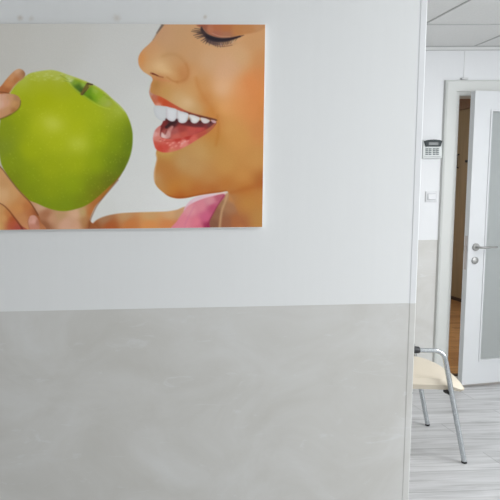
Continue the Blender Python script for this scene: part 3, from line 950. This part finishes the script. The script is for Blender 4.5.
stroke([(81.8, 94), (84.4, 89.4), (87.4, 84.6)], (112, 92, 42), 1.3, 1.6, 0.7, 0.95)
stroke([(86.2, 91), (88.2, 88), (90.8, 84.8)], (164, 132, 58), 0.5, 0.7, 0.6, 0.8)
stroke([(82.6, 94.6), (86, 90.6), (88.4, 87)], (74, 56, 34), 0.5, 0.5, 0.6, 0.7)
stroke([(87.6, 83.6), (92.4, 84.6)], (66, 46, 40), 0.8, 0.7, 0.6, 0.95)
for a, b in (((103, 94), (110, 98)), ((106, 97.6), (112, 99.4)), ((60, 75), (68, 80)), ((64, 80.6), (72, 82.4))):
    stroke([a, b], (112, 138, 56), 0.3, 0.2, 0.6, 0.55, MA)
# pale lenticels
for k in range(620):
    x, y = RNG.uniform(2, 130), RNG.uniform(78, 206)
    r = RNG.uniform(0.35, 0.85)
    w = window(np.array([[x, y]]), 3)
    lay(w, np.exp(-((GX[w] - x) ** 2 + (GY[w] - y) ** 2) / (r * r)) * MA[w], (206, 214, 92), RNG.uniform(0.05, 0.24) * (1.0 if y > 105 or x > 95 else 0.35))
for k in range(60):
    x = RNG.uniform(26, 76)
    y = 71.5 + 0.004 * (x - 50) ** 2 + RNG.uniform(0, 9)
    w = window(np.array([[x, y]]), 3)
    lay(w, np.exp(-((GX[w] - x) ** 2 / 2.2 + (GY[w] - y) ** 2 / 0.5)) * MA[w], (214, 222, 170), RNG.uniform(0.08, 0.28))

# lower fingers
shape([(-46, 160), (-20, 158), (-4, 163), (2, 168), (7, 175), (13, 183), (20, 191), (26, 197), (31, 203), (35, 209), (38.5, 215), (40.4, 221), (40, 233), (-46, 233)],
      [(0, 172, 206, 156, 106), (6, 182, 204, 154, 104), (4, 194, 216, 172, 124), (14, 194, 208, 158, 106), (22, 200, 200, 140, 86), (20, 208, 206, 144, 84), (26, 206, 188, 116, 64), (30, 214, 186, 112, 68), (24, 218, 198, 138, 90), (28, 226, 200, 140, 96), (36, 213, 150, 82, 48), (-10, 180, 206, 158, 108), (-30, 190, 204, 154, 104)], 0.8, eps=4.5)
stroke([(-2, 165), (3, 170), (9, 178), (16, 187), (23, 195), (29, 201), (34, 208), (38, 215)], (96, 50, 26), 0.4, 0.5, 1.0, 0.7)
shape([(-46, 196), (-20, 198), (-4, 201.6), (3, 205), (9, 210.6), (14, 217), (19, 223.6), (24, 233), (-46, 233)],
      [(0, 208, 204, 152, 96), (4, 218, 210, 158, 100), (-2, 226, 206, 160, 100), (9, 215, 196, 126, 70), (13, 224, 184, 88, 60), (18, 227, 172, 80, 66), (12, 219, 176, 84, 46), (-24, 214, 204, 152, 98)], 0.8, eps=4)
stroke([(-6, 200.6), (3, 205), (9, 210.6), (14, 217), (19, 223.6), (23, 230)], (104, 42, 24), 0.3, 0.8, 1.0, 0.75)
shape([(28.4, 219), (31, 215.6), (35, 215.6), (38, 219), (39.4, 224), (38.8, 231), (30.4, 231), (28.4, 225)], [(31, 219, 206, 152, 134), (34, 221, 216, 164, 150), (33, 227, 196, 132, 112), (38, 222, 178, 114, 90)], 0.8, eps=2)
stroke([(29, 217.8), (27.8, 222), (29.6, 229)], (170, 96, 66), 0.4, 0.4, 0.8, 0.55)

# upper fingers
shape([(-46, 112), (-24, 104), (-6, 92), (1, 86), (6, 79.6), (11, 74), (15.6, 70), (19.6, 68.8), (23.4, 70.6), (25.2, 74.4), (23, 78.6), (18, 82), (13.4, 87), (9.6, 92.6), (4, 98), (-46, 124)],
      [(18, 71, 214, 170, 132), (12, 77, 208, 152, 106), (21, 75, 196, 138, 96), (16, 80, 188, 118, 70), (8, 84, 204, 138, 86), (2, 90, 180, 110, 66), (7, 91, 176, 104, 60), (24, 74, 160, 110, 76)], 0.8, eps=3)
stroke([(10, 92), (14, 86.6), (19, 81.6), (24, 77.6)], (176, 156, 96), 0.4, 0.4, 0.9, 0.6)
stroke([(0, 92), (5, 92.6), (9, 93.6)], (120, 64, 40), 0.5, 0.4, 0.9, 0.8)
shape([(-46, 118), (-20, 104), (-6, 95.4), (2, 93.8), (9, 93.6), (15, 94.6), (19, 97), (20.8, 101), (20.2, 105.6), (17.4, 109.8), (12, 113.8), (6, 116.8), (0, 119), (-20, 128), (-46, 140)],
      [(2, 97, 214, 166, 140), (1, 104, 222, 178, 158), (7, 103, 216, 164, 132), (10, 97, 206, 154, 116), (17, 98, 184, 134, 92), (14, 104, 208, 158, 106), (18, 106, 190, 136, 84), (8, 111, 204, 152, 108), (2, 114, 204, 150, 110), (14, 111, 176, 116, 66), (-20, 112, 208, 160, 124)], 0.8, eps=3.2)
stroke([(20.6, 101), (20, 106), (17, 110.4), (11, 114.6), (4, 118), (-2, 120.2)], (92, 92, 22), 0.4, 0.6, 0.9, 0.65)
stroke([(-4, 119.8), (4, 117.2), (11, 113.8)], (132, 78, 44), 0.4, 0.4, 0.8, 0.6)
stroke([(0, 95), (6, 95), (8, 99), (7, 103)], (196, 148, 130), 0.3, 0.3, 0.9, 0.4)

# slightly soft print dots and faint darker edge of ink at the borders
IMG += RNG.normal(0, 1.2, IMG.shape[:2])[..., None]
IMG[:] = IMG * np.array([0.975, 0.965, 0.95])
INK = lin(np.clip(IMG, 0, 255)) * INK_GAIN
INK = np.clip(INK, 0.002, 0.95)

CW, CHT, CT = 0.904, 0.6052, 0.016
pic = thing('canvas_print', 'large canvas print of a smiling woman and green apple hung on the white wall', 'picture',
            (0.0345, WY, 1.3158))
pic.rotation_euler = (0, math.radians(0.25), 0)
bm = bmesh.new()
add_box(bm, (-CW / 2, -CT, 0), (CW / 2, 0, CHT))
bevel(bm, 0.0018, 2)
obj('stretcher_edge', bm, M_BOARD, pic, True)['label'] = 'white side edge'
ins = 0.0018
xs = np.linspace(-CW / 2 + ins, CW / 2 - ins, NX)
zs = np.linspace(CHT - ins, ins, NY)
PX, PZ = np.meshgrid(xs, zs)
co = np.stack([PX, np.full_like(PX, -CT - 0.0004), PZ], -1).reshape(-1, 3)
idx = np.arange(NX * NY).reshape(NY, NX)
quads = np.stack([idx[:-1, :-1], idx[1:, :-1], idx[1:, 1:], idx[:-1, 1:]], -1).reshape(-1, 4)
me = bpy.data.meshes.new('printed_picture')
me.vertices.add(len(co))
me.vertices.foreach_set('co', co.ravel())
me.loops.add(quads.size)
me.loops.foreach_set('vertex_index', quads.ravel().astype(np.int32))
me.polygons.add(len(quads))
me.polygons.foreach_set('loop_start', np.arange(0, quads.size, 4, dtype=np.int32))
me.update(calc_edges=True)
at = me.color_attributes.new('ink', 'FLOAT_COLOR', 'POINT')
at.data.foreach_set('color', np.concatenate([INK.reshape(-1, 3), np.ones((NX * NY, 1))], 1).astype(np.float32).ravel())
pm = mat('printed_canvas', (0.5, 0.5, 0.5), 0.55, spec=0.2)
pt = NT(pm)
an = pt.n('ShaderNodeAttribute', attribute_name='ink')
pt.base(an.outputs['Color'])
weave = pt.noise(pt.coords((900, 900, 900)), 1.0, 1)
pt.bump(weave, 0.05, 0.0002)
me.materials.append(pm)
pr_o = bpy.data.objects.new('printed_picture', me)
COL.objects.link(pr_o)
pr_o.parent = pic
pr_o['label'] = 'printed photograph of a face, a hand and an apple'
